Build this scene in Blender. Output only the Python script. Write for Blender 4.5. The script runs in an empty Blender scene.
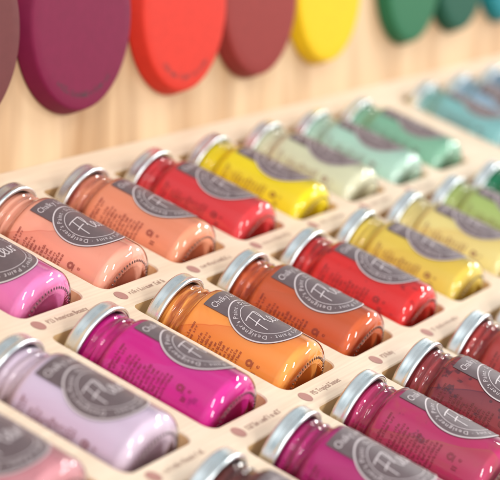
import bpy, bmesh, math, random
from mathutils import Matrix, Vector
P = 0.095                     # metres between neighbouring jars of a row
ROW = 1.49547                 # row to row, in P
CW, CH = 0.6848, 1.2459       # compartment opening, in P
EY = 0.3414                   # top margin of the rack front, in P
TILT = math.radians(20)       # the rack lies back, 20 degrees off level
scene = bpy.context.scene
COL = scene.collection
random.seed(7)

# ------------------------------------------------------------------ helpers
def lin(c):
    out = []
    for v in c:
        v = v / 255.0
        out.append(v / 12.92 if v <= 0.04045 else ((v + 0.055) / 1.055) ** 2.4)
    return out

def rgba(c, k=1.0):
    return tuple(min(1, v * k) for v in lin(c)) + (1,)

def link(name, me, mats, parent=None, smooth=True):
    o = bpy.data.objects.new(name, me)
    COL.objects.link(o)
    for m in (mats if isinstance(mats, (list, tuple)) else [mats]):
        me.materials.append(m)
    if parent is not None:
        o.parent = parent
    if smooth:
        me.polygons.foreach_set('use_smooth', [True] * len(me.polygons))
    return o

def mesh_of(name, bm):
    me = bpy.data.meshes.new(name)
    bm.normal_update()
    bm.to_mesh(me)
    bm.free()
    return me

def tag(o, label, cat, group=None, kind=None):
    if label: o['label'] = label
    if cat: o['category'] = cat
    if group: o['group'] = group
    if kind: o['kind'] = kind
    return o

def lathe(bm, prof, seg=72, wob=None, close=False):
    """prof: list of (radius, z); wob(k, angle) -> (dr, dz)"""
    rings = []
    for k, (r, z) in enumerate(prof):
        if r <= 1e-7:
            rings.append([bm.verts.new((0, 0, z))])
            continue
        ring = []
        for i in range(seg):
            a = 2 * math.pi * i / seg
            dr, dz = wob(k, a) if wob else (0, 0)
            ring.append(bm.verts.new(((r + dr) * math.cos(a), (r + dr) * math.sin(a), z + dz)))
        rings.append(ring)
    for A, B in zip(rings, rings[1:]):
        if len(A) == 1 and len(B) == 1:
            continue
        for i in range(seg):
            j = (i + 1) % seg
            if len(A) == 1:
                bm.faces.new((A[0], B[j], B[i]))
            elif len(B) == 1:
                bm.faces.new((A[i], A[j], B[0]))
            else:
                bm.faces.new((A[i], A[j], B[j], B[i]))

def arc(cx, cz, r, a0, a1, n):
    return [(cx + r * math.cos(math.radians(a0 + (a1 - a0) * i / n)),
             cz + r * math.sin(math.radians(a0 + (a1 - a0) * i / n))) for i in range(n + 1)]

# ------------------------------------------------------------------ materials
def newmat(name):
    m = bpy.data.materials.new(name)
    m.use_nodes = True
    nt = m.node_tree
    return m, nt, nt.nodes, nt.links, nt.nodes['Principled BSDF']

def N(nodes, t, **kw):
    n = nodes.new(t)
    for k, v in kw.items():
        setattr(n, k, v)
    return n

def ramp(nodes, stops):
    r = nodes.new('ShaderNodeValToRGB')
    el = r.color_ramp.elements
    while len(el) < len(stops):
        el.new(0.5)
    for e, (p, c) in zip(el, stops):
        e.position = p
        e.color = c
    return r

def coords(nodes, links, scale=(1, 1, 1), loc=(0, 0, 0), rot=(0, 0, 0)):
    tc = nodes.new('ShaderNodeTexCoord')
    mp = nodes.new('ShaderNodeMapping')
    mp.inputs['Scale'].default_value = scale
    mp.inputs['Location'].default_value = loc
    mp.inputs['Rotation'].default_value = rot
    links.new(tc.outputs['Object'], mp.inputs['Vector'])
    return mp

def simple(name, c, rough=0.5, metal=0.0, k=1.0, spec=0.5):
    m, nt, nd, lk, b = newmat(name)
    b.inputs['Base Color'].default_value = rgba(c, k)
    b.inputs['Roughness'].default_value = rough
    b.inputs['Metallic'].default_value = metal
    b.inputs['Specular IOR Level'].default_value = spec
    return m

def wood_mat(name, light, dark, fine, scale, rough=0.5, bump=0.15, low=0.35, high=0.75, spec=0.35):
    """plywood: long soft bands along local X-stretched noise plus fine fibres"""
    m, nt, nd, lk, b = newmat(name)
    mp = coords(nd, lk, scale=scale)
    n1 = N(nd, 'ShaderNodeTexNoise')
    n1.inputs['Scale'].default_value = 1.0
    n1.inputs['Detail'].default_value = 3
    n1.inputs['Distortion'].default_value = 1.3
    lk.new(mp.outputs[0], n1.inputs['Vector'])
    mp2 = coords(nd, lk, scale=tuple(s * f for s, f in zip(scale, fine)))
    n2 = N(nd, 'ShaderNodeTexNoise')
    n2.inputs['Scale'].default_value = 1.0
    n2.inputs['Detail'].default_value = 4
    lk.new(mp2.outputs[0], n2.inputs['Vector'])
    r = ramp(nd, [(low, rgba(dark)), (high, rgba(light))])
    lk.new(n1.outputs['Fac'], r.inputs['Fac'])
    mx = N(nd, 'ShaderNodeMixRGB', blend_type='OVERLAY')
    mx.inputs['Fac'].default_value = 0.22
    lk.new(r.outputs['Color'], mx.inputs['Color1'])
    lk.new(n2.outputs['Fac'], mx.inputs['Color2'])
    lk.new(mx.outputs['Color'], b.inputs['Base Color'])
    b.inputs['Roughness'].default_value = rough
    b.inputs['Specular IOR Level'].default_value = spec
    bp = N(nd, 'ShaderNodeBump')
    bp.inputs['Strength'].default_value = bump
    bp.inputs['Distance'].default_value = 0.0004
    lk.new(n2.outputs['Fac'], bp.inputs['Height'])
    lk.new(bp.outputs['Normal'], b.inputs['Normal'])
    return m

def paint_mat(name, c, seed, fold=None, spots=0.0, mottle=0.25, spotcol=None, crease=38.0, turn=0.0):
    """thick paint seen through the jar: a fold where it settled (along the jar), mottling and air pockets"""
    m, nt, nd, lk, b = newmat(name)
    base = rgba(c)
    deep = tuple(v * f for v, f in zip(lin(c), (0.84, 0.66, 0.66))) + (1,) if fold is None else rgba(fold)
    off = (seed * 1.37, seed * 2.11, seed * 0.73)
    mp = coords(nd, lk, loc=off)
    tc = N(nd, 'ShaderNodeTexCoord')
    sx = N(nd, 'ShaderNodeSeparateXYZ')
    lk.new(tc.outputs['Object'], sx.inputs[0])
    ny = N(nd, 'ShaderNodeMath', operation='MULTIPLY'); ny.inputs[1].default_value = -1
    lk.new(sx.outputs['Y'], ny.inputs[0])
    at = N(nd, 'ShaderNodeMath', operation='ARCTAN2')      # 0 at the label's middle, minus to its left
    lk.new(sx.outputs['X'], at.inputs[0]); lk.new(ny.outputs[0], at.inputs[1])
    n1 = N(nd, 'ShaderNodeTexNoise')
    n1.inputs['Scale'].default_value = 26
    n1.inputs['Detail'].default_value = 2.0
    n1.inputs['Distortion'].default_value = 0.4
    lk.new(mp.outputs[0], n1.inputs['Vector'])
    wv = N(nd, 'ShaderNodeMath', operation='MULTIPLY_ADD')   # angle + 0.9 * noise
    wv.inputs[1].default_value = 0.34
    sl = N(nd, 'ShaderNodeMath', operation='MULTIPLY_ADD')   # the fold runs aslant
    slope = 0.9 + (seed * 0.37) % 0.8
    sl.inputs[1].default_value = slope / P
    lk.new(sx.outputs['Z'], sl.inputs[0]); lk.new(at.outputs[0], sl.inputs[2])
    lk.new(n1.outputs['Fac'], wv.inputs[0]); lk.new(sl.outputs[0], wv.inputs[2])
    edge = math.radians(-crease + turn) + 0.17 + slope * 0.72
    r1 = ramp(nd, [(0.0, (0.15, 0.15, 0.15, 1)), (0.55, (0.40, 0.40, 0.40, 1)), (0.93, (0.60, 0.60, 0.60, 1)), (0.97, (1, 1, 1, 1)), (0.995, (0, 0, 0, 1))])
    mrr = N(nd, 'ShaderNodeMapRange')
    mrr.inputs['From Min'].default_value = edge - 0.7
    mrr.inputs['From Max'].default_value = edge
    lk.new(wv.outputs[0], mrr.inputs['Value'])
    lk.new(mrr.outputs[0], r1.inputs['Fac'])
    # broad soft mottling
    n4 = N(nd, 'ShaderNodeTexNoise')
    n4.inputs['Scale'].default_value = 55
    n4.inputs['Detail'].default_value = 3
    n4.inputs['Distortion'].default_value = 1.2
    lk.new(mp.outputs[0], n4.inputs['Vector'])
    m4 = N(nd, 'ShaderNodeMapRange')
    m4.inputs['From Min'].default_value = 0.45
    m4.inputs['From Max'].default_value = 0.75
    m4.inputs['To Max'].default_value = 0.35 + 0.5 * min(1, spots)
    lk.new(n4.outputs['Fac'], m4.inputs['Value'])
    sm = N(nd, 'ShaderNodeMath', operation='MAXIMUM')
    lk.new(r1.outputs['Color'], sm.inputs[0]); lk.new(m4.outputs[0], sm.inputs[1])
    mul = N(nd, 'ShaderNodeMath', operation='MULTIPLY')
    mul.inputs[1].default_value = mottle
    lk.new(sm.outputs[0], mul.inputs[0])
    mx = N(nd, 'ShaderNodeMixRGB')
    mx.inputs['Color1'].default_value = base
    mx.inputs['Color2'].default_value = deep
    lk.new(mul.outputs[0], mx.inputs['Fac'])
    # small dark flecks / air pockets
    n2 = N(nd, 'ShaderNodeTexNoise')
    n2.inputs['Scale'].default_value = 170
    n2.inputs['Detail'].default_value = 3
    lk.new(mp.outputs[0], n2.inputs['Vector'])
    n3 = N(nd, 'ShaderNodeTexNoise')
    n3.inputs['Scale'].default_value = 78
    n3.inputs['Detail'].default_value = 2
    lk.new(mp.outputs[0], n3.inputs['Vector'])
    ad = N(nd, 'ShaderNodeMath', operation='ADD')
    lk.new(n2.outputs['Fac'], ad.inputs[0]); lk.new(n3.outputs['Fac'], ad.inputs[1])
    t = (1.34 if spots else 1.6) - 0.24 * spots
    r2 = N(nd, 'ShaderNodeMapRange')
    r2.inputs['From Min'].default_value = t
    r2.inputs['From Max'].default_value = t + 0.08
    r2.inputs['To Max'].default_value = 0.35 + 0.45 * min(1, spots)
    lk.new(ad.outputs[0], r2.inputs['Value'])
    mx2 = N(nd, 'ShaderNodeMixRGB')
    lk.new(r2.outputs[0], mx2.inputs['Fac'])
    lk.new(mx.outputs[0], mx2.inputs['Color1'])
    mx2.inputs['Color2'].default_value = rgba(spotcol) if spotcol else tuple(v * 0.35 for v in lin(c)) + (1,)
    lk.new(mx2.outputs[0], b.inputs['Base Color'])
    b.inputs['Roughness'].default_value = 0.55
    b.inputs['Specular IOR Level'].default_value = 0.2
    return m

def residue_mat(name, c, seed):
    """paint smeared thinly round the inside of the neck"""
    m, nt, nd, lk, b = newmat(name)
    mp = coords(nd, lk, scale=(1, 1, 5), loc=(seed * 2.3, seed * 1.1, seed))
    n1 = N(nd, 'ShaderNodeTexNoise')
    n1.inputs['Scale'].default_value = 38
    n1.inputs['Detail'].default_value = 4
    n1.inputs['Distortion'].default_value = 1.0
    lk.new(mp.outputs[0], n1.inputs['Vector'])
    l = lin(c)
    hi = tuple(min(1, v * 0.92) for v in l) + (1,)
    f3 = (0.78, 0.74, 0.68) if c[1] > 0.72 * c[0] else (0.50, 0.26, 0.30)
    lo = tuple(v * f for v, f in zip(l, f3)) + (1,)
    r = ramp(nd, [(0.36, lo), (0.62, hi)])
    lk.new(n1.outputs['Fac'], r.inputs['Fac'])
    lk.new(r.outputs['Color'], b.inputs['Base Color'])
    b.inputs['Roughness'].default_value = 0.5
    b.inputs['Specular IOR Level'].default_value = 0.2
    return m

def glass_mat():
    m, nt, nd, lk, b = newmat('jar_glass')
    nd.remove(b)
    out = nd['Material Output']
    tr = N(nd, 'ShaderNodeBsdfTransparent')
    tr.inputs['Color'].default_value = (0.985, 0.99, 0.985, 1)
    gl = N(nd, 'ShaderNodeBsdfGlossy')
    gl.inputs['Roughness'].default_value = 0.035
    gl.inputs['Color'].default_value = (1, 1, 1, 1)
    fr = N(nd, 'ShaderNodeFresnel')
    fr.inputs['IOR'].default_value = 1.48
    mp = coords(nd, lk)
    nz = N(nd, 'ShaderNodeTexNoise')
    nz.inputs['Scale'].default_value = 90
    nz.inputs['Detail'].default_value = 1
    lk.new(mp.outputs[0], nz.inputs['Vector'])
    bp = N(nd, 'ShaderNodeBump')
    bp.inputs['Strength'].default_value = 0.10
    bp.inputs['Distance'].default_value = 0.001
    lk.new(nz.outputs['Fac'], bp.inputs['Height'])
    lk.new(bp.outputs['Normal'], gl.inputs['Normal'])
    mx = N(nd, 'ShaderNodeMixShader')
    lk.new(fr.outputs[0], mx.inputs['Fac'])
    lk.new(tr.outputs[0], mx.inputs[1])
    lk.new(gl.outputs[0], mx.inputs[2])
    lk.new(mx.outputs[0], out.inputs['Surface'])
    return m

def cap_mat():
    m, nt, nd, lk, b = newmat('brushed_tin')
    mp = coords(nd, lk, scale=(1, 1, 5))
    nz = N(nd, 'ShaderNodeTexNoise')
    nz.inputs['Scale'].default_value = 60
    nz.inputs['Detail'].default_value = 4
    lk.new(mp.outputs[0], nz.inputs['Vector'])
    r = N(nd, 'ShaderNodeMapRange')
    r.inputs['From Min'].default_value = 0.35
    r.inputs['From Max'].default_value = 0.65
    r.inputs['To Min'].default_value = 0.23
    r.inputs['To Max'].default_value = 0.36
    lk.new(nz.outputs['Fac'], r.inputs['Value'])
    lk.new(r.outputs[0], b.inputs['Roughness'])
    b.inputs['Base Color'].default_value = (0.78, 0.83, 0.845, 1)
    b.inputs['Metallic'].default_value = 1.0
    return m

def label_mat(name, c):
    m, nt, nd, lk, b = newmat(name)
    mp = coords(nd, lk)
    nz = N(nd, 'ShaderNodeTexNoise')
    nz.inputs['Scale'].default_value = 240
    nz.inputs['Detail'].default_value = 3
    lk.new(mp.outputs[0], nz.inputs['Vector'])
    l = lin(c)
    r = ramp(nd, [(0.3, tuple(v * 0.93 for v in l) + (1,)), (0.7, tuple(v * 1.07 for v in l) + (1,))])
    lk.new(nz.outputs['Fac'], r.inputs['Fac'])
    lk.new(r.outputs['Color'], b.inputs['Base Color'])
    b.inputs['Roughness'].default_value = 0.40
    b.inputs['Specular IOR Level'].default_value = 0.5
    return m

M_GLASS = glass_mat()
M_CAP = cap_mat()
M_LINER = simple('white_cap_liner', (225, 225, 220), 0.5)
M_LABEL = label_mat('taupe_label', (90, 75, 78))
M_LETTER = simple('pale_lettering', (190, 178, 180), 0.4)
M_RACK = wood_mat('pale_birch', (214, 194, 172), (204, 181, 157), (1, 14, 1), (7, 40, 7), rough=0.42, bump=0.08, low=0.3, high=0.7)
M_CELL = wood_mat('raw_birch', (226, 190, 144), (204, 162, 112), (1, 8, 1), (12, 50, 12), rough=0.6)
M_WALL = wood_mat('plywood', (203, 171, 135), (158, 118, 79), (8, 8, 2.6), (7.5, 7.5, 1.3), rough=0.5, bump=0.05, low=0.36, high=0.58)
M_DOT = simple('printed_dot', (156, 108, 98), 0.6)
M_INK = simple('brown_ink', (146, 110, 96), 0.6)
M_TRAYSEAM = simple('dark_ink', (70, 40, 45), 0.6)

# ------------------------------------------------------------------ lettering
_glyph = {}
def glyph(ch):
    """flat outline of one character from Blender's built-in font, unit height"""
    if ch in _glyph:
        return _glyph[ch]
    if ch == ' ':
        _glyph[ch] = ([], [], 0.30)
        return _glyph[ch]
    cu = bpy.data.curves.new('tmp', 'FONT')
    cu.body = ch
    cu.resolution_u = 2
    ob = bpy.data.objects.new('tmp', cu)
    COL.objects.link(ob)
    bpy.context.view_layer.update()
    me = bpy.data.meshes.new_from_object(ob.evaluated_get(bpy.context.evaluated_depsgraph_get()))
    vs = [(v.co.x, v.co.y) for v in me.vertices]
    fs = [tuple(p.vertices) for p in me.polygons]
    xs = [v[0] for v in vs]
    x0 = min(xs); w = max(xs) - x0
    vs = [(x - x0, y) for x, y in vs]
    bpy.data.objects.remove(ob)
    bpy.data.curves.remove(cu)
    bpy.data.meshes.remove(me)
    _glyph[ch] = (vs, fs, w + 0.11)
    return _glyph[ch]

class Flat:
    """2-D faces that are later laid on a plane or wrapped round a jar"""
    def __init__(self):
        self.v = []; self.f = []
    def add(self, vs, fs):
        n = len(self.v)
        self.v += vs
        self.f += [tuple(i + n for i in f) for f in fs]
    def text(self, s, x, y, h, rot=0, slant=0.0, sx=1.0):
        c, sn = math.cos(rot), math.sin(rot)
        px = 0
        for ch in s:
            vs, fs, adv = glyph(ch)
            self.add([(x + c * (px + (a + slant * b) * h * sx) - sn * b * h,
                       y + sn * (px + (a + slant * b) * h * sx) + c * b * h) for a, b in vs], fs)
            px += adv * h * sx
        return px
    def width(self, s, h, sx=1.0):
        return sum(glyph(ch)[2] for ch in s) * h * sx
    def ring_text(self, s, cx, cy, r, h, a0, step):
        """clockwise, tops outward; a0 in degrees, step = degrees per unit of advance"""
        a = a0
        for ch in s:
            vs, fs, adv = glyph(ch)
            am = math.radians(a - step * adv / 2)
            rot = am - math.pi / 2
            c, sn = math.cos(rot), math.sin(rot)
            ox, oy = cx + r * math.cos(am), cy + r * math.sin(am)
            self.add([(ox + c * (p - adv / 2) * h - sn * q * h, oy + sn * (p - adv / 2) * h + c * q * h) for p, q in vs], fs)
            a -= step * adv
    def ring(self, cx, cy, r0, r1, n=96, a0=0, a1=360):
        vs = []
        for i in range(n + 1):
            a = math.radians(a0 + (a1 - a0) * i / n)
            vs += [(cx + r0 * math.cos(a), cy + r0 * math.sin(a)), (cx + r1 * math.cos(a), cy + r1 * math.sin(a))]
        self.add(vs, [(2 * i, 2 * i + 1, 2 * i + 3, 2 * i + 2) for i in range(n)])
    def ribbon(self, pts, w):
        """stroke of a pen through smooth points"""
        q = []
        n = len(pts)
        for i in range(n - 1):
            p0, p1, p2, p3 = pts[max(0, i - 1)], pts[i], pts[i + 1], pts[min(n - 1, i + 2)]
            for k in range(6):
                t = k / 6
                q.append(tuple(0.5 * (2 * b + (c - a) * t + (2 * a - 5 * b + 4 * c - d) * t * t + (3 * b - a - 3 * c + d) * t ** 3)
                               for a, b, c, d in zip(p0, p1, p2, p3)))
        q.append(pts[-1])
        vs = []
        for i, (x, y) in enumerate(q):
            a, b = q[max(0, i - 1)], q[min(len(q) - 1, i + 1)]
            dx, dy = b[0] - a[0], b[1] - a[1]
            l = math.hypot(dx, dy) or 1
            ww = w * (0.55 if i in (0, len(q) - 1) else 1)
            vs += [(x - dy / l * ww / 2, y + dx / l * ww / 2), (x + dy / l * ww / 2, y - dx / l * ww / 2)]
        self.add(vs, [(2 * i, 2 * i + 1, 2 * i + 3, 2 * i + 2) for i in range(len(q) - 1)])
    def box(self, x0, y0, x1, y1, nx=1):
        vs = []
        for i in range(nx + 1):
            x = x0 + (x1 - x0) * i / nx
            vs += [(x, y0), (x, y1)]
        self.add(vs, [(2 * i, 2 * i + 2, 2 * i + 3, 2 * i + 1) for i in range(nx)])
    def scribble(self, x, y, h, length, rng, pen=0.24):
        """lettering too small to read: a row of short pen marks in word lengths"""
        px = 0
        while px < length:
            for k in range(rng.randint(2, 7)):
                w = h * rng.uniform(0.35, 0.62)
                t = h * pen
                top = y + h * rng.choice((0.68, 0.68, 1.0))
                self.box(x + px, y, x + px + t, top)
                if rng.random() < 0.6: self.box(x + px + t, top - t, x + px + w, top - 0.001 * h)
                if rng.random() < 0.5: self.box(x + px + t, y, x + px + w, y + t)
                if rng.random() < 0.5: self.box(x + px + w, y, x + px + w + t, y + h * 0.66)
                px += w + h * 0.30
                if px > length: break
            px += h * 0.45
    def mesh(self, name, fn):
        me = bpy.data.meshes.new(name)
        me.from_pydata([fn(x, y) for x, y in self.v], [], self.f)
        me.update()
        return me

# ------------------------------------------------------------------ the jar (metres; z from base to cap; label on -Y)
RB, HJ = 0.344, 1.150
def jar_glass_mesh():
    bm = bmesh.new()
    prof = [(0, 0.024), (0.12, 0.020), (0.18, 0.012), (0.202, 0.002), (0.213, -0.008), (0.222, -0.012), (0.234, -0.012), (0.246, -0.009)]
    prof += arc(0.244, 0.092, 0.100, -80, 0, 11)
    prof += [(RB, 0.2), (RB, 0.4), (RB, 0.6), (RB, 0.80)]
    prof += arc(0.272, 0.822, 0.072, 0, 62, 6)
    prof += [(0.298, 0.893), (0.293, 0.905), (0.291, 0.922)]
    # screw threads
    prof += [(0.288, 0.930), (0.295, 0.938), (0.2975, 0.946), (0.294, 0.954), (0.288, 0.962), (0.287, 0.985),
             (0.289, 0.992), (0.296, 1.000), (0.298, 1.008), (0.294, 1.016), (0.287, 1.024), (0.287, 1.06), (0.287, 1.12)]
    kn = {4, 5, 6, 7}
    def wob(k, a):
        if k in kn:
            s = math.sin(a * 56)
            return (0.0, 0.0055 * P * (1 if s > 0 else -0.2))
        if 28 <= k <= 32:      # first thread runs out
            return (0, 0.010 * P * math.sin(a))
        return (0, 0)
    lathe(bm, [(r * P, z * P) for r, z in prof], 224, wob)
    return mesh_of('jar_glass', bm)

def stipple_mesh():
    """ring of moulded stipples on the bearing edge of the jar's foot"""
    bm = bmesh.new()
    n = 52
    for i in range(n):
        a = 2 * math.pi * i / n
        M = Matrix.Rotation(a, 4, 'Z') @ Matrix.Translation((0.252 * P, 0, -0.0068 * P)) @ Matrix.Rotation(math.radians(-14), 4, 'Y') @ Matrix.Diagonal((0.0115 * P, 0.0072 * P, 0.005 * P, 1))
        bmesh.ops.create_uvsphere(bm, u_segments=10, v_segments=6, radius=1, matrix=M)
    return mesh_of('stipple', bm)

def paint_mesh():
    bm = bmesh.new()
    prof = [(0, 0.052), (0.15, 0.050), (0.21, 0.047), (0.236, 0.049)]
    prof += arc(0.244, 0.138, 0.0935, -66, 0, 10)
    prof += [(0.3375, 0.3), (0.3375, 0.5), (0.3375, 0.7), (0.3375, 0.805)]
    prof += arc(0.269, 0.822, 0.0685, 0, 60, 6)
    prof += [(0.286, 0.890), (0.20, 0.893), (0, 0.893)]
    lathe(bm, [(r * P, z * P) for r, z in prof], 72)
    return mesh_of('paint_fill', bm)

def residue_mesh():
    bm = bmesh.new()
    prof = [(0.292, 0.8855), (0.2845, 0.8935), (0.283, 0.93), (0.282, 1.0), (0.281, 1.06), (0.25, 1.1), (0, 1.1)]
    lathe(bm, [(r * P, z * P) for r, z in prof], 64)
    return mesh_of('neck_film', bm)

def cap_mesh():
    bm = bmesh.new()
    z1 = HJ
    prof = [(0.290, 1.064), (0.300, 1.046), (0.309, 1.034)]
    prof += arc(0.3215, 1.044, 0.0125, 200, 360, 8)            # rolled lip
    prof += [(0.3345, 1.054), (0.3305, 1.062), (0.3300, 1.075), (0.3300, 1.118)]
    prof += arc(0.308, 1.126, 0.022, 0, 90, 6)
    prof += [(0.285, 1.147), (0.272, 1.140), (0.20, 1.140), (0, 1.140)]
    lathe(bm, [(r * P, z * P) for r, z in prof], 96)
    return mesh_of('lid', bm)

def wrap(rad):
    """2-D label coordinates (P; u right, v up with v=0 at the circle's centre) onto the jar, facing -Y"""
    def fn(u, v):
        a = -math.pi / 2 + u / rad
        return (rad * P * math.cos(a), rad * P * math.sin(a), (HJ - 0.730 + v) * P)
    return fn

RL = 0.266
def label_mesh():
    F = Flat()
    n, k = 72, 10
    vs = [(0, 0)]
    fs = []
    for j in range(1, k + 1):
        for i in range(n):
            a = 2 * math.pi * i / n
            vs.append((RL * j / k * math.cos(a), RL * j / k * math.sin(a)))
    for i in range(n):
        fs.append((0, 1 + i, 1 + (i + 1) % n))
        for j in range(k - 1):
            a, b = 1 + j * n, 1 + (j + 1) * n
            fs.append((a + i, b + i, b + (i + 1) % n, a + (i + 1) % n))
    F.add(vs, fs)
    # tab towards the cap, its foot following the circle
    hw, top, m = 0.185, 0.395, 18
    vs, fs = [], []
    for i in range(m + 1):
        u = -hw + 2 * hw * i / m
        y0 = math.sqrt(RL ** 2 - u ** 2) + 0.0004
        for j in range(4):
            vs.append((u, y0 + (top - y0) * j / 3))
    for i in range(m):
        for j in range(3):
            fs.append((i * 4 + j, i * 4 + 4 + j, i * 4 + 5 + j, i * 4 + 1 + j))
    F.add(vs, fs)
    return F.mesh('label', wrap(RB + 0.0022))

def ring_line_mesh():
    F = Flat()
    F.ring(0, 0, RL - 0.0105, RL - 0.0005)
    F.ring(0, 0, 0.1795, 0.1842)
    return F.mesh('ring_line', wrap(RB + 0.0036))

def lettering_mesh():
    F = Flat()
    s = "Designer's Paint \u00b7 "
    tot = sum(glyph(c)[2] for c in s) * 3
    h = 0.048
    F.ring_text(s * 3, 0, 0, 0.2020, h, 214, 360.0 / tot)
    w = F.width('Chalky Look', 0.074, 0.80)
    F.text('Chalky Look', -w / 2 - 0.005, 0.305, 0.074, slant=0.12, sx=0.80)
    T = 0.0085
    sc = 1.0
    def st(pts, w=T):
        F.ribbon([(x * sc, y * sc) for x, y in pts], w)
    # hand-drawn script: F l e u r
    st([(-0.118, -0.085), (-0.112, -0.02), (-0.098, 0.06), (-0.090, 0.092)])
    st([(-0.142, 0.078), (-0.10, 0.090), (-0.055, 0.096), (-0.012, 0.104)])
    st([(-0.140, 0.000), (-0.10, 0.010), (-0.052, 0.018)])
    st([(-0.040, -0.01), (-0.012, 0.04), (0.000, 0.088), (-0.014, 0.100), (-0.024, 0.05), (-0.024, -0.03), (-0.012, -0.058), (0.004, -0.050)])
    st([(0.004, -0.050), (0.030, -0.022), (0.042, 0.004), (0.030, 0.018), (0.016, -0.004), (0.018, -0.042), (0.034, -0.058), (0.050, -0.046)])
    st([(0.056, 0.012), (0.054, -0.03), (0.064, -0.056), (0.082, -0.046), (0.094, 0.010), (0.094, -0.03), (0.104, -0.054), (0.112, -0.046)])
    st([(0.116, -0.056), (0.118, -0.02), (0.120, 0.012), (0.128, -0.006), (0.142, 0.014), (0.152, 0.004)])
    return F.mesh('lettering', wrap(RB + 0.0040))

def print_mesh():
    """the block of small print on the glass left of the label, fixed to the jar, not readable in the photograph"""
    rng = random.Random(5)
    F = Flat()
    def line(v, u1, length, h):
        F.scribble(u1 - length, v, h, length, rng)
    def U(ang):                      # degrees left of the label's middle -> u
        return -math.radians(ang) * RB
    y = 0.730
    rows = []
    for s in (0.372, 0.400):
        line(y - s, U(57), 0.20, 0.021)
    for k in range(11):
        s = 0.455 + 0.031 * k
        line(y - s, U(61 + rng.uniform(-3, 3)), 0.36 - 0.05 * rng.random(), 0.0205)
    F.ring(U(66), y - 0.845, 0.011, 0.025, 24)
    F.box(U(71), y - 0.875, U(63), y - 0.868, 2)
    F.text('e', U(67), y - 0.925, 0.050)
    F.box(U(75), y - 0.920, U(73.5), y - 0.885); F.box(U(78), y - 0.920, U(76.5), y - 0.885)
    return F.mesh('small_print', wrap(RB + 0.0012))

ME = dict(glass=jar_glass_mesh(), paint=paint_mesh(), film=residue_mesh(), cap=cap_mesh(), label=label_mesh(),
          ring=ring_line_mesh(), letter=lettering_mesh(), small=print_mesh(), stip=stipple_mesh())
ME['glass'].materials.append(M_GLASS)
ME['cap'].materials.append(M_CAP)
ME['label'].materials.append(M_LABEL)
ME['ring'].materials.append(M_LETTER)
ME['letter'].materials.append(M_LETTER)
for me in (ME['glass'], ME['cap'], ME['label']):
    me.polygons.foreach_set('use_smooth', [True] * len(me.polygons))

RACK = Matrix.Translation((0, 0, 0)) @ Matrix.Rotation(TILT, 4, 'X')
def rack_pt(x, y, out):
    """rack coordinates in P (x along a row, y down the slope, out from its face) -> world"""
    return RACK @ Vector((x * P, -y * P, out * P))

def make_child(name, me, parent, mat=None):
    o = bpy.data.objects.new(name, me.copy() if mat else me)
    COL.objects.link(o)
    o.parent = parent
    if mat:
        o.data.materials.clear(); o.data.materials.append(mat)
        o.data.polygons.foreach_set('use_smooth', [True] * len(o.data.polygons))
    return o

def jar(col, row, colour, label, ang, seed, fold=None, spots=0.0, mottle=0.25, ink=None, spotcol=None, dy=0.0, crease=None):
    root = bpy.data.objects.new('paint_jar', None)
    COL.objects.link(root)
    root.empty_display_size = 0.03
    tag(root, label, 'paint jar', 'paint jars lying in the display rack')
    rng = random.Random(seed * 13 + 1)
    base = rack_pt(col + CW / 2 + rng.uniform(-0.004, 0.004), (row - 1) * ROW + 0.058 + HJ + dy, -0.108 - 0.03 * HJ / 2 + (0.02 if row == 3 else 0))
    # jar X -> rack X, jar Z -> up the slope, jar -Y -> out of the rack
    M = Matrix.Translation(base) @ Matrix.Rotation(TILT, 4, 'X') @ Matrix((( 1, 0, 0, 0), (0, 0, 1, 0), (0, -1, 0, 0), (0, 0, 0, 1)))
    M = M @ Matrix.Rotation(math.radians(90 - ang), 4, 'Z')
    root.matrix_world = M
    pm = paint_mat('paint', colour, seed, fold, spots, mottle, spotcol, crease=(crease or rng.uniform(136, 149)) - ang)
    paint = make_child('paint', ME['paint'], root, pm)
    make_child('neck_residue', ME['film'], root, residue_mat('neck_paint', colour, seed))
    make_child('glass_jar', ME['glass'], root)
    sc = tuple(int(v * f + 18) for v, f in zip(colour, (0.26, 0.20, 0.20)))  # dark of the refracting foot glass is put into the stipple colour
    make_child('stippled_rim', ME['stip'], root, simple('refraction_dark', sc, 0.08))
    make_child('cap', ME['cap'], root)
    lab = make_child('label', ME['label'], root)
    make_child('ring_line', ME['ring'], lab)
    make_child('lettering', ME['letter'], lab)
    inkc = ink or tuple(int(v * f) for v, f in zip(colour, (0.60, 0.42, 0.42)))
    make_child('small_print', ME['small'], root, simple('ink', inkc, 0.5))
    return root

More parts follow.
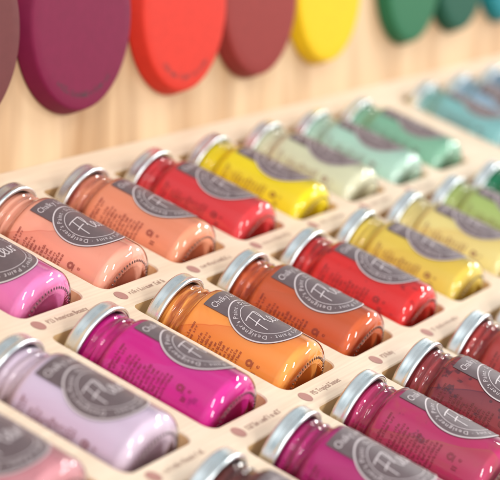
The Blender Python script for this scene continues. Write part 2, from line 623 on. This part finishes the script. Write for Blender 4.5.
JARS = [
 # top row
 (0, 1, (241, 136, 194), 'bubblegum pink paint jar at the left end of the top row', 108, 1, dict(mottle=0.2)),
 (1, 1, (253, 184, 160), 'light salmon paint jar between bubblegum pink and coral jars', 92, 2, dict(mottle=0.75, fold=(226, 128, 108))),
 (2, 1, (245, 164, 128), 'coral orange paint jar between salmon jar and strawberry red jar', 80, 3, dict(mottle=0.2)),
 (3, 1, (234, 64, 70), 'strawberry red paint jar between coral jar and bright lemon yellow jar', 84, 4, dict(mottle=0.2)),
 (4, 1, (252, 228, 14), 'bright lemon yellow paint jar between strawberry red and cream jars', 82, 5, dict(mottle=0.3, fold=(238, 200, 0))),
 (5, 1, (232, 229, 200), 'cream off-white paint jar right of the bright lemon yellow jar', 84, 6, dict(mottle=0.1)),
 (6, 1, (200, 230, 214), 'pale mint paint jar between cream jar and mid green jar', 84, 7, dict(spots=0.35, spotcol=(110, 170, 140))),
 (7, 1, (156, 206, 178), 'mid green paint jar right of pale mint jar, beside the wide divider', 84, 8, dict(spots=0.3, spotcol=(50, 130, 90))),
 (8.7, 1, (156, 208, 208), 'blurred turquoise paint jar just beyond the wide divider', 84, 9, {}),
 (9.7, 1, (170, 200, 220), 'blurred pale blue paint jar behind the turquoise jar', 100, 10, {}),
 (10.7, 1, (155, 180, 204), 'blurred grey blue paint jar at far right end of top row', 84, 11, {}),
 # middle row
 (-2, 2, (218, 152, 160), 'dusty rose paint jar cut off in the lower left corner', 104, 12, dict(mottle=0.15)),
 (-1, 2, (226, 204, 222), 'pale lavender paint jar between dusty rose and magenta jars', 95, 13, dict(mottle=0.1)),
 (0, 2, (222, 22, 150), 'hot magenta paint jar between lavender jar and bright orange jar', 77, 14, dict(mottle=0.55, fold=(218, 84, 170), spots=0.3)),
 (1, 2, (255, 174, 84), 'bright orange paint jar in sharp focus at the centre', 91, 15, dict(mottle=0.9, fold=(234, 122, 40))),
 (2, 2, (218, 102, 52), 'rusty burnt orange paint jar between bright orange and scarlet jars', 91, 16, dict(mottle=0.4, fold=(196, 96, 40), spots=0.2)),
 (3, 2, (232, 44, 42), 'scarlet paint jar with dark streaks, in middle row beside mustard yellow jar', 84, 17, dict(mottle=0.4, spots=0.62, spotcol=(130, 20, 30))),
 (4, 2, (240, 212, 96), 'mustard yellow paint jar right of the streaked scarlet jar', 84, 18, dict(mottle=0.5, fold=(228, 184, 50))),
 (5, 2, (243, 226, 156), 'pale straw yellow paint jar between mustard and lime jars', 84, 19, dict(mottle=0.5, fold=(234, 184, 80))),
 (6, 2, (192, 207, 128), 'lime green paint jar near the right edge of the photo', 84, 20, dict(mottle=0.2)),
 (7, 2, (14, 142, 98), 'deep emerald green paint jar cut off by the right edge', 84, 21, {}),
 # bottom row
 (-1, 3, (116, 54, 48), 'dark brown paint jar of which mostly the cap shows at the bottom edge', 84, 22, {}),
 (0, 3, (196, 34, 126), 'raspberry purple paint jar at bottom centre, cut off by the bottom edge', 92, 23, dict(mottle=0.3)),
 (1, 3, (200, 50, 112), 'blotchy plum pink paint jar with dark flecks at lower right', 77, 24, dict(mottle=0.85, spots=0.7, spotcol=(64, 30, 48), fold=(186, 92, 88))),
 (2, 3, (172, 66, 70), 'blotchy maroon paint jar between plum pink and brick red jars', 86, 25, dict(mottle=0.9, spots=0.7, spotcol=(60, 26, 44), fold=(112, 34, 62))),
 (3, 3, (190, 66, 62), 'brick red paint jar behind the blotchy maroon jar at right edge', 86, 26, dict(spots=0.3)),
 (4, 3, (168, 60, 60), 'jar of which only a sliver of silver cap shows above the brick red jar', 86, 27, {}),
]
for col, row, c, lab, ang, seed, kw in JARS:
    jar(col, row, c, lab, ang, seed, **kw)

# ------------------------------------------------------------------ the rack
def rounded(x0, y0, x1, y1, r, n=7):
    pts = []
    for cx, cy, a0 in ((x1 - r, y1 - r, 0), (x0 + r, y1 - r, 90), (x0 + r, y0 + r, 180), (x1 - r, y0 + r, 270)):
        for i in range(n + 1):
            a = math.radians(a0 + 90 * i / n)
            pts.append((cx + r * math.cos(a), cy + r * math.sin(a)))
    return pts

def build_rack():
    root = bpy.data.objects.new('display_rack', None)
    COL.objects.link(root)
    root.matrix_world = RACK
    tag(root, 'pale birch display rack with rounded compartments holding the paint jars', 'display rack')
    bm = bmesh.new()
    def v(x, y, out): return bm.verts.new((x * P, -y * P, out * P))
    depth = -0.475
    cells = [(j, i) for j in range(-4, 8) for i in (1, 2, 3)] + [(8.7 + j, i) for j in range(0, 6) for i in (1, 2, 3)]
    gx, gy = (1 - CW) / 2, (ROW - CH) / 2
    inner = []
    for j, i in cells:
        y0 = (i - 1) * ROW
        x0 = j
        cx0, cx1, cy0, cy1 = x0 - 0.062, x0 + CW + 0.032, y0 - 0.014, y0 + CH + 0.008
        A = rounded(cx0, cy0, cx1, cy1, 0.085)
        B = rounded(cx0 - 0.008, cy0 - 0.008, cx1 + 0.008, cy1 + 0.008, 0.093)
        n = len(A)
        ox0, ox1, oy0, oy1 = x0 - gx, x0 + CW + gx, y0 - gy, y0 + CH + gy
        # face frame
        outer = []
        q = n // 4
        for k, (x, y) in enumerate(B):
            side = k // q
            t = k % q
            m = q - 1
            cx, cy = ((ox1, oy1), (ox0, oy1), (ox0, oy0), (ox1, oy0))[side]
            bx, by = B[k]
            if t == m // 2 or t == m - m // 2:
                outer.append((cx, cy))
            else:
                first = t < m / 2
                hor = (side in (0, 2)) == first   # project on vertical side first for corner 0
                outer.append((cx, by) if hor else (bx, cy))
        vo = [v(x, y, 0) for x, y in outer]
        vb = [v(x, y, 0) for x, y in B]
        va = [v(x, y, -0.010) for x, y in A]
        vd = [v(x, y, depth) for x, y in A]
        for k in range(n):
            l = (k + 1) % n
            bm.faces.new((vo[k], vo[l], vb[l], vb[k]))
            bm.faces.new((vb[k], vb[l], va[l], va[k]))
            f = bm.faces.new((va[k], va[l], vd[l], vd[k])); f.material_index = 1
        f = bm.faces.new(vd); f.material_index = 1
    # plain strips: top margin, gap between the two trays, lower and side margins
    xa, xb = -4 - gx, 13.7 + CW + gx
    ya, yb = -gy, 2 * ROW + CH + gy
    def quad(x0, y0, x1, y1):
        bm.faces.new((v(x0, y0, 0), v(x0, y1, 0), v(x1, y1, 0), v(x1, y0, 0)))
    top = -EY + 0.004
    quad(xa, top, xb, ya)
    quad(7 + CW + gx, ya, 8.7 - gx, yb)
    quad(xa, yb, xb, yb + 0.2)
    bmesh.ops.remove_doubles(bm, verts=bm.verts, dist=1e-6)
    # body below the face
    y1 = yb + 0.2
    bot = -0.54
    c = [v(xa, top, 0), v(xb, top, 0), v(xb, y1, 0), v(xa, y1, 0)]
    d = [v(xa, top, bot), v(xb, top, bot), v(xb, y1, bot), v(xa, y1, bot)]
    for k in range(4):
        l = (k + 1) % 4
        bm.faces.new((c[k], c[l], d[l], d[k]))
    bm.faces.new(d[::-1])
    bmesh.ops.recalc_face_normals(bm, faces=bm.faces)
    bmesh.ops.dissolve_degenerate(bm, dist=1e-7, edges=bm.edges)
    link('compartment_tray', mesh_of('compartment_tray', bm), [M_RACK, M_CELL], root, smooth=False)
    # printed colour tags on the strips
    rng = random.Random(3)
    tags = {(0, 2): (0.0, -0.136, 'P23 American Beauty'), (1, 2): (1.0, -0.136, None), (2, 2): (2.0, -0.134, None), (3, 2): (3.0, -0.145, None),
            (4, 2): (4.0, -0.14, None), (5, 2): (5.0, -0.14, None), (6, 2): (6.0, -0.14, None),
            (-1, 3): (-0.92, -0.142, None), (0, 3): (0.09, -0.134, None), (1, 3): (1.01, -0.130, 'P15 Tropical Sunset'), (2, 3): (2.12, -0.125, 'P21 Ruby'), (3, 3): (3.05, -0.124, None)}
    for (j, i), (x, y, words) in tags.items():
        yy = (i - 1) * ROW + y
        D = Flat()
        D.ring(0, 0, 0.0, 0.053, 32)
        o = link('colour_dot', D.mesh('colour_dot', lambda a, b: ((x + a) * P, (-yy + b) * P, 0.0025 * P)), M_DOT, root, smooth=False)
        W = Flat()
        if words:
            W.text(words, 0, 0, 0.064, sx=0.78)
        else:
            W.scribble(0, 0, 0.040, 0.46, rng, 0.15)
        link('lettering', W.mesh('lettering', lambda a, b: ((x + 0.10 + a) * P, (-yy - 0.022 + b) * P, 0.0025 * P)), M_INK, o, smooth=False)
    return root
build_rack()

# ------------------------------------------------------------------ plywood wall and the painted discs on it
WALL_O = rack_pt(0, -EY, 0)          # where the rack's top edge meets the wall
def wall_pt(x, h, s):
    return Vector((x * P, WALL_O.y - s * P, WALL_O.z + h * P))

def build_wall():
    bm = bmesh.new()
    x0, x1, z0, z1 = -9 * P, 26 * P, -6 * P, 3.6 * P
    # two boards with a fine joint
    bmesh.ops.create_cube(bm, size=1, matrix=Matrix.Translation(((x0 + x1) / 2, WALL_O.y + 0.009, WALL_O.z + (z0 + z1) / 2)) @ Matrix.Diagonal((x1 - x0, 0.018, z1 - z0, 1)))
    o = link('back_wall', mesh_of('back_wall', bm), M_WALL, None, smooth=False)
    tag(o, 'warm plywood wall with vertical grain behind the rack', 'wall', kind='structure')
build_wall()

def disc_mat(name, c, seed):
    m, nt, nd, lk, b = newmat(name)
    mp = coords(nd, lk, loc=(seed, seed * 2, 0))
    nz = N(nd, 'ShaderNodeTexNoise')
    nz.inputs['Scale'].default_value = 130
    nz.inputs['Detail'].default_value = 4
    lk.new(mp.outputs[0], nz.inputs['Vector'])
    l = [v * 0.76 for v in lin(c)]
    r = ramp(nd, [(0.3, tuple(v * 0.95 for v in l) + (1,)), (0.7, tuple(min(1, v * 1.05) for v in l) + (1,))])
    lk.new(nz.outputs['Fac'], r.inputs['Fac'])
    lk.new(r.outputs['Color'], b.inputs['Base Color'])
    b.inputs['Roughness'].default_value = 0.62
    b.inputs['Specular IOR Level'].default_value = 0.18
    bp = N(nd, 'ShaderNodeBump')
    bp.inputs['Strength'].default_value = 0.06
    bp.inputs['Distance'].default_value = 0.0005
    lk.new(nz.outputs['Fac'], bp.inputs['Height'])
    lk.new(bp.outputs['Normal'], b.inputs['Normal'])
    return m

def disc_mesh():
    bm = bmesh.new()
    prof = [(0, 0.0), (0.735, 0.0), (0.753, 0.004), (0.759, 0.014), (0.757, 0.026)]
    prof += [(0.722, 0.122), (0.716, 0.134), (0.706, 0.142), (0.692, 0.146), (0.60, 0.1465), (0.3, 0.1465), (0, 0.1465)]
    lathe(bm, [(r * P, z * P) for r, z in prof], 96)
    bmesh.ops.recalc_face_normals(bm, faces=bm.faces)
    return mesh_of('disc', bm)
DISC = disc_mesh()

def disc(x, h, c, label, seed, text=False):
    root = bpy.data.objects.new('painted_disc', DISC.copy())
    COL.objects.link(root)
    root.data.materials.append(disc_mat('disc_paint', c, seed))
    root.data.polygons.foreach_set('use_smooth', [True] * len(root.data.polygons))
    # disc z -> out of the wall (-Y); disc y -> up
    root.matrix_world = Matrix.Translation(wall_pt(x, h, 0.003)) @ Matrix.Rotation(math.radians(90), 4, 'X')
    tag(root, label, 'painted disc', 'painted discs on the plywood wall')
    if text:
        rng = random.Random(seed)
        F = Flat()
        F.scribble(-0.42, 0, 0.05, 0.80, rng)
        # bend the row along the lower rim, tops inward
        rr = 0.615
        def fn(u, v):
            a = -math.pi / 2 + u / rr
            return ((rr - v) * P * math.cos(a), (rr - v) * P * math.sin(a), 0.1478 * P)
        link('lettering', F.mesh('lettering', fn), simple('disc_ink', tuple(int(v * 0.45) for v in c), 0.6), root, smooth=False)

DISCS = [
 (1.22, 1.13, (112, 56, 56), 'dull mauve brown disc cut off at the left edge of the wall', False),
 (2.80, 1.13, (126, 24, 64), 'deep plum purple disc with small curved lettering at its lower rim', True),
 (4.42, 1.12, (220, 54, 38), 'bright coral red disc with dark curved lettering at its lower rim', True),
 (5.83, 1.13, (148, 52, 48), 'brownish brick red disc between coral red and yellow discs', False),
 (7.30, 1.13, (242, 196, 22), 'bright yellow disc right of the brick red disc', False),
 (9.40, 1.16, (46, 112, 76), 'mid green disc between yellow disc and dark green disc', False),
 (10.8, 1.19, (24, 86, 66), 'dark bottle green disc between mid green and teal discs', False),
 (12.3, 1.20, (14, 126, 134), 'teal blue disc cut off by the top right corner', False),
]
for k, (x, h, c, lab, txt) in enumerate(DISCS):
    disc(x, h - 0.022, c, lab, k + 40, txt)

# ------------------------------------------------------------------ light
w = bpy.data.worlds.new('World')
scene.world = w
w.use_nodes = True
bg = w.node_tree.nodes['Background']
nd, lk = w.node_tree.nodes, w.node_tree.links
tc = nd.new('ShaderNodeTexCoord')
sp = nd.new('ShaderNodeSeparateXYZ')
lk.new(tc.outputs['Generated'], sp.inputs[0])
mr = nd.new('ShaderNodeMapRange')
mr.inputs['From Min'].default_value = -1
mr.inputs['From Max'].default_value = 1
lk.new(sp.outputs['Z'], mr.inputs['Value'])
rp = ramp(nd, [(0.30, (0.34, 0.33, 0.32, 1)), (0.52, (1.22, 1.20, 1.17, 1)), (0.66, (1.10, 1.11, 1.11, 1)), (0.80, (0.50, 0.62, 0.67, 1)), (1.0, (0.74, 0.77, 0.79, 1))])
lk.new(mr.outputs[0], rp.inputs['Fac'])
nz = nd.new('ShaderNodeTexNoise')          # the unseen room is not evenly bright
nz.inputs['Scale'].default_value = 1.7
nz.inputs['Detail'].default_value = 1
lk.new(tc.outputs['Generated'], nz.inputs['Vector'])
m2 = nd.new('ShaderNodeMapRange')
m2.inputs['From Min'].default_value = 0.35
m2.inputs['From Max'].default_value = 0.65
m2.inputs['To Min'].default_value = 0.55
m2.inputs['To Max'].default_value = 1.35
lk.new(nz.outputs['Fac'], m2.inputs['Value'])
mv = nd.new('ShaderNodeVectorMath'); mv.operation = 'SCALE'
lk.new(rp.outputs['Color'], mv.inputs[0]); lk.new(m2.outputs[0], mv.inputs['Scale'])
lk.new(mv.outputs[0], bg.inputs['Color'])
bg.inputs['Strength'].default_value = 0.80

TARGET = rack_pt(2, 0.8, 0)
def lamp(d, dist, sx, sy, watts, col=(1, 0.98, 0.95), roll=0.0):
    l = bpy.data.lights.new('ceiling_lamp', 'AREA')
    l.shape = 'RECTANGLE'
    l.size, l.size_y = sx, sy
    l.energy = watts
    l.color = col
    o = bpy.data.objects.new('ceiling_lamp', l)
    COL.objects.link(o)
    d = Vector(d).normalized()
    o.location = TARGET + d * dist
    o.rotation_euler = (-d).to_track_quat('-Z', 'Y').to_euler()
    o.rotation_euler.rotate_axis('Z', roll)
    return o
def seen_at(A, beta):
    """direction of a room lamp whose glint shows at angle A round a jar, beta down its rounded foot"""
    A, be = math.radians(A), math.radians(beta)
    n = Vector((math.cos(A) * math.cos(be), math.sin(be), math.sin(A) * math.cos(be)))
    v = Vector((0.857, -0.354, -0.376))
    r = v - 2 * v.dot(n) * n
    return RACK.to_3x3() @ Vector((r.x, -r.y, r.z))
lamp(seen_at(97, 23), 2.4, 0.85, 0.12, 13)
lamp(seen_at(106, 43), 2.4, 0.80, 0.20, 13)
lamp(seen_at(84, 37), 2.4, 0.42, 0.20, 8)
lamp(seen_at(143, 17), 2.4, 0.18, 0.85, 16)
lamp(seen_at(135, 36), 2.4, 0.18, 0.70, 13)
lamp(seen_at(153, 34), 2.4, 0.18, 0.50, 9)

# ------------------------------------------------------------------ camera (solved from the compartments' corners)
def board_dir(b):            # board axes: x along row, y down the slope, z into the rack
    return (RACK.to_3x3() @ Vector((b[0], -b[1], -b[2])))
right = board_dir((0.46722286, 0.82572109, -0.3160498))
down = board_dir((-0.16670366, 0.43332805, 0.88568431))
fwd = board_dir((0.86828146, -0.3611253, 0.3401115))
pos = rack_pt(-9.94876977, 6.67340953, 5.0898335)
cam = bpy.data.cameras.new('camera')
co = bpy.data.objects.new('camera', cam)
COL.objects.link(co)
R3 = Matrix((right, -down, -fwd)).transposed()
co.matrix_world = Matrix.Translation(pos) @ R3.to_4x4()
cam.sensor_fit = 'HORIZONTAL'
cam.sensor_width = 36
cam.lens = 1927.13 / 500 * 36
cam.clip_start = 0.05
cam.clip_end = 60
cam.dof.use_dof = True
cam.dof.focus_distance = 13.06 * P
cam.dof.aperture_fstop = 6.5
scene.camera = co

scene.view_settings.view_transform = 'Standard'
scene.view_settings.look = 'None'
scene.view_settings.exposure = 0.40
scene.view_settings.gamma = 1
scene.cycles.use_denoising = True
scene.cycles.max_bounces = 10
scene.cycles.transparent_max_bounces = 24
scene.cycles.glossy_bounces = 5
scene.cycles.sample_clamp_indirect = 6
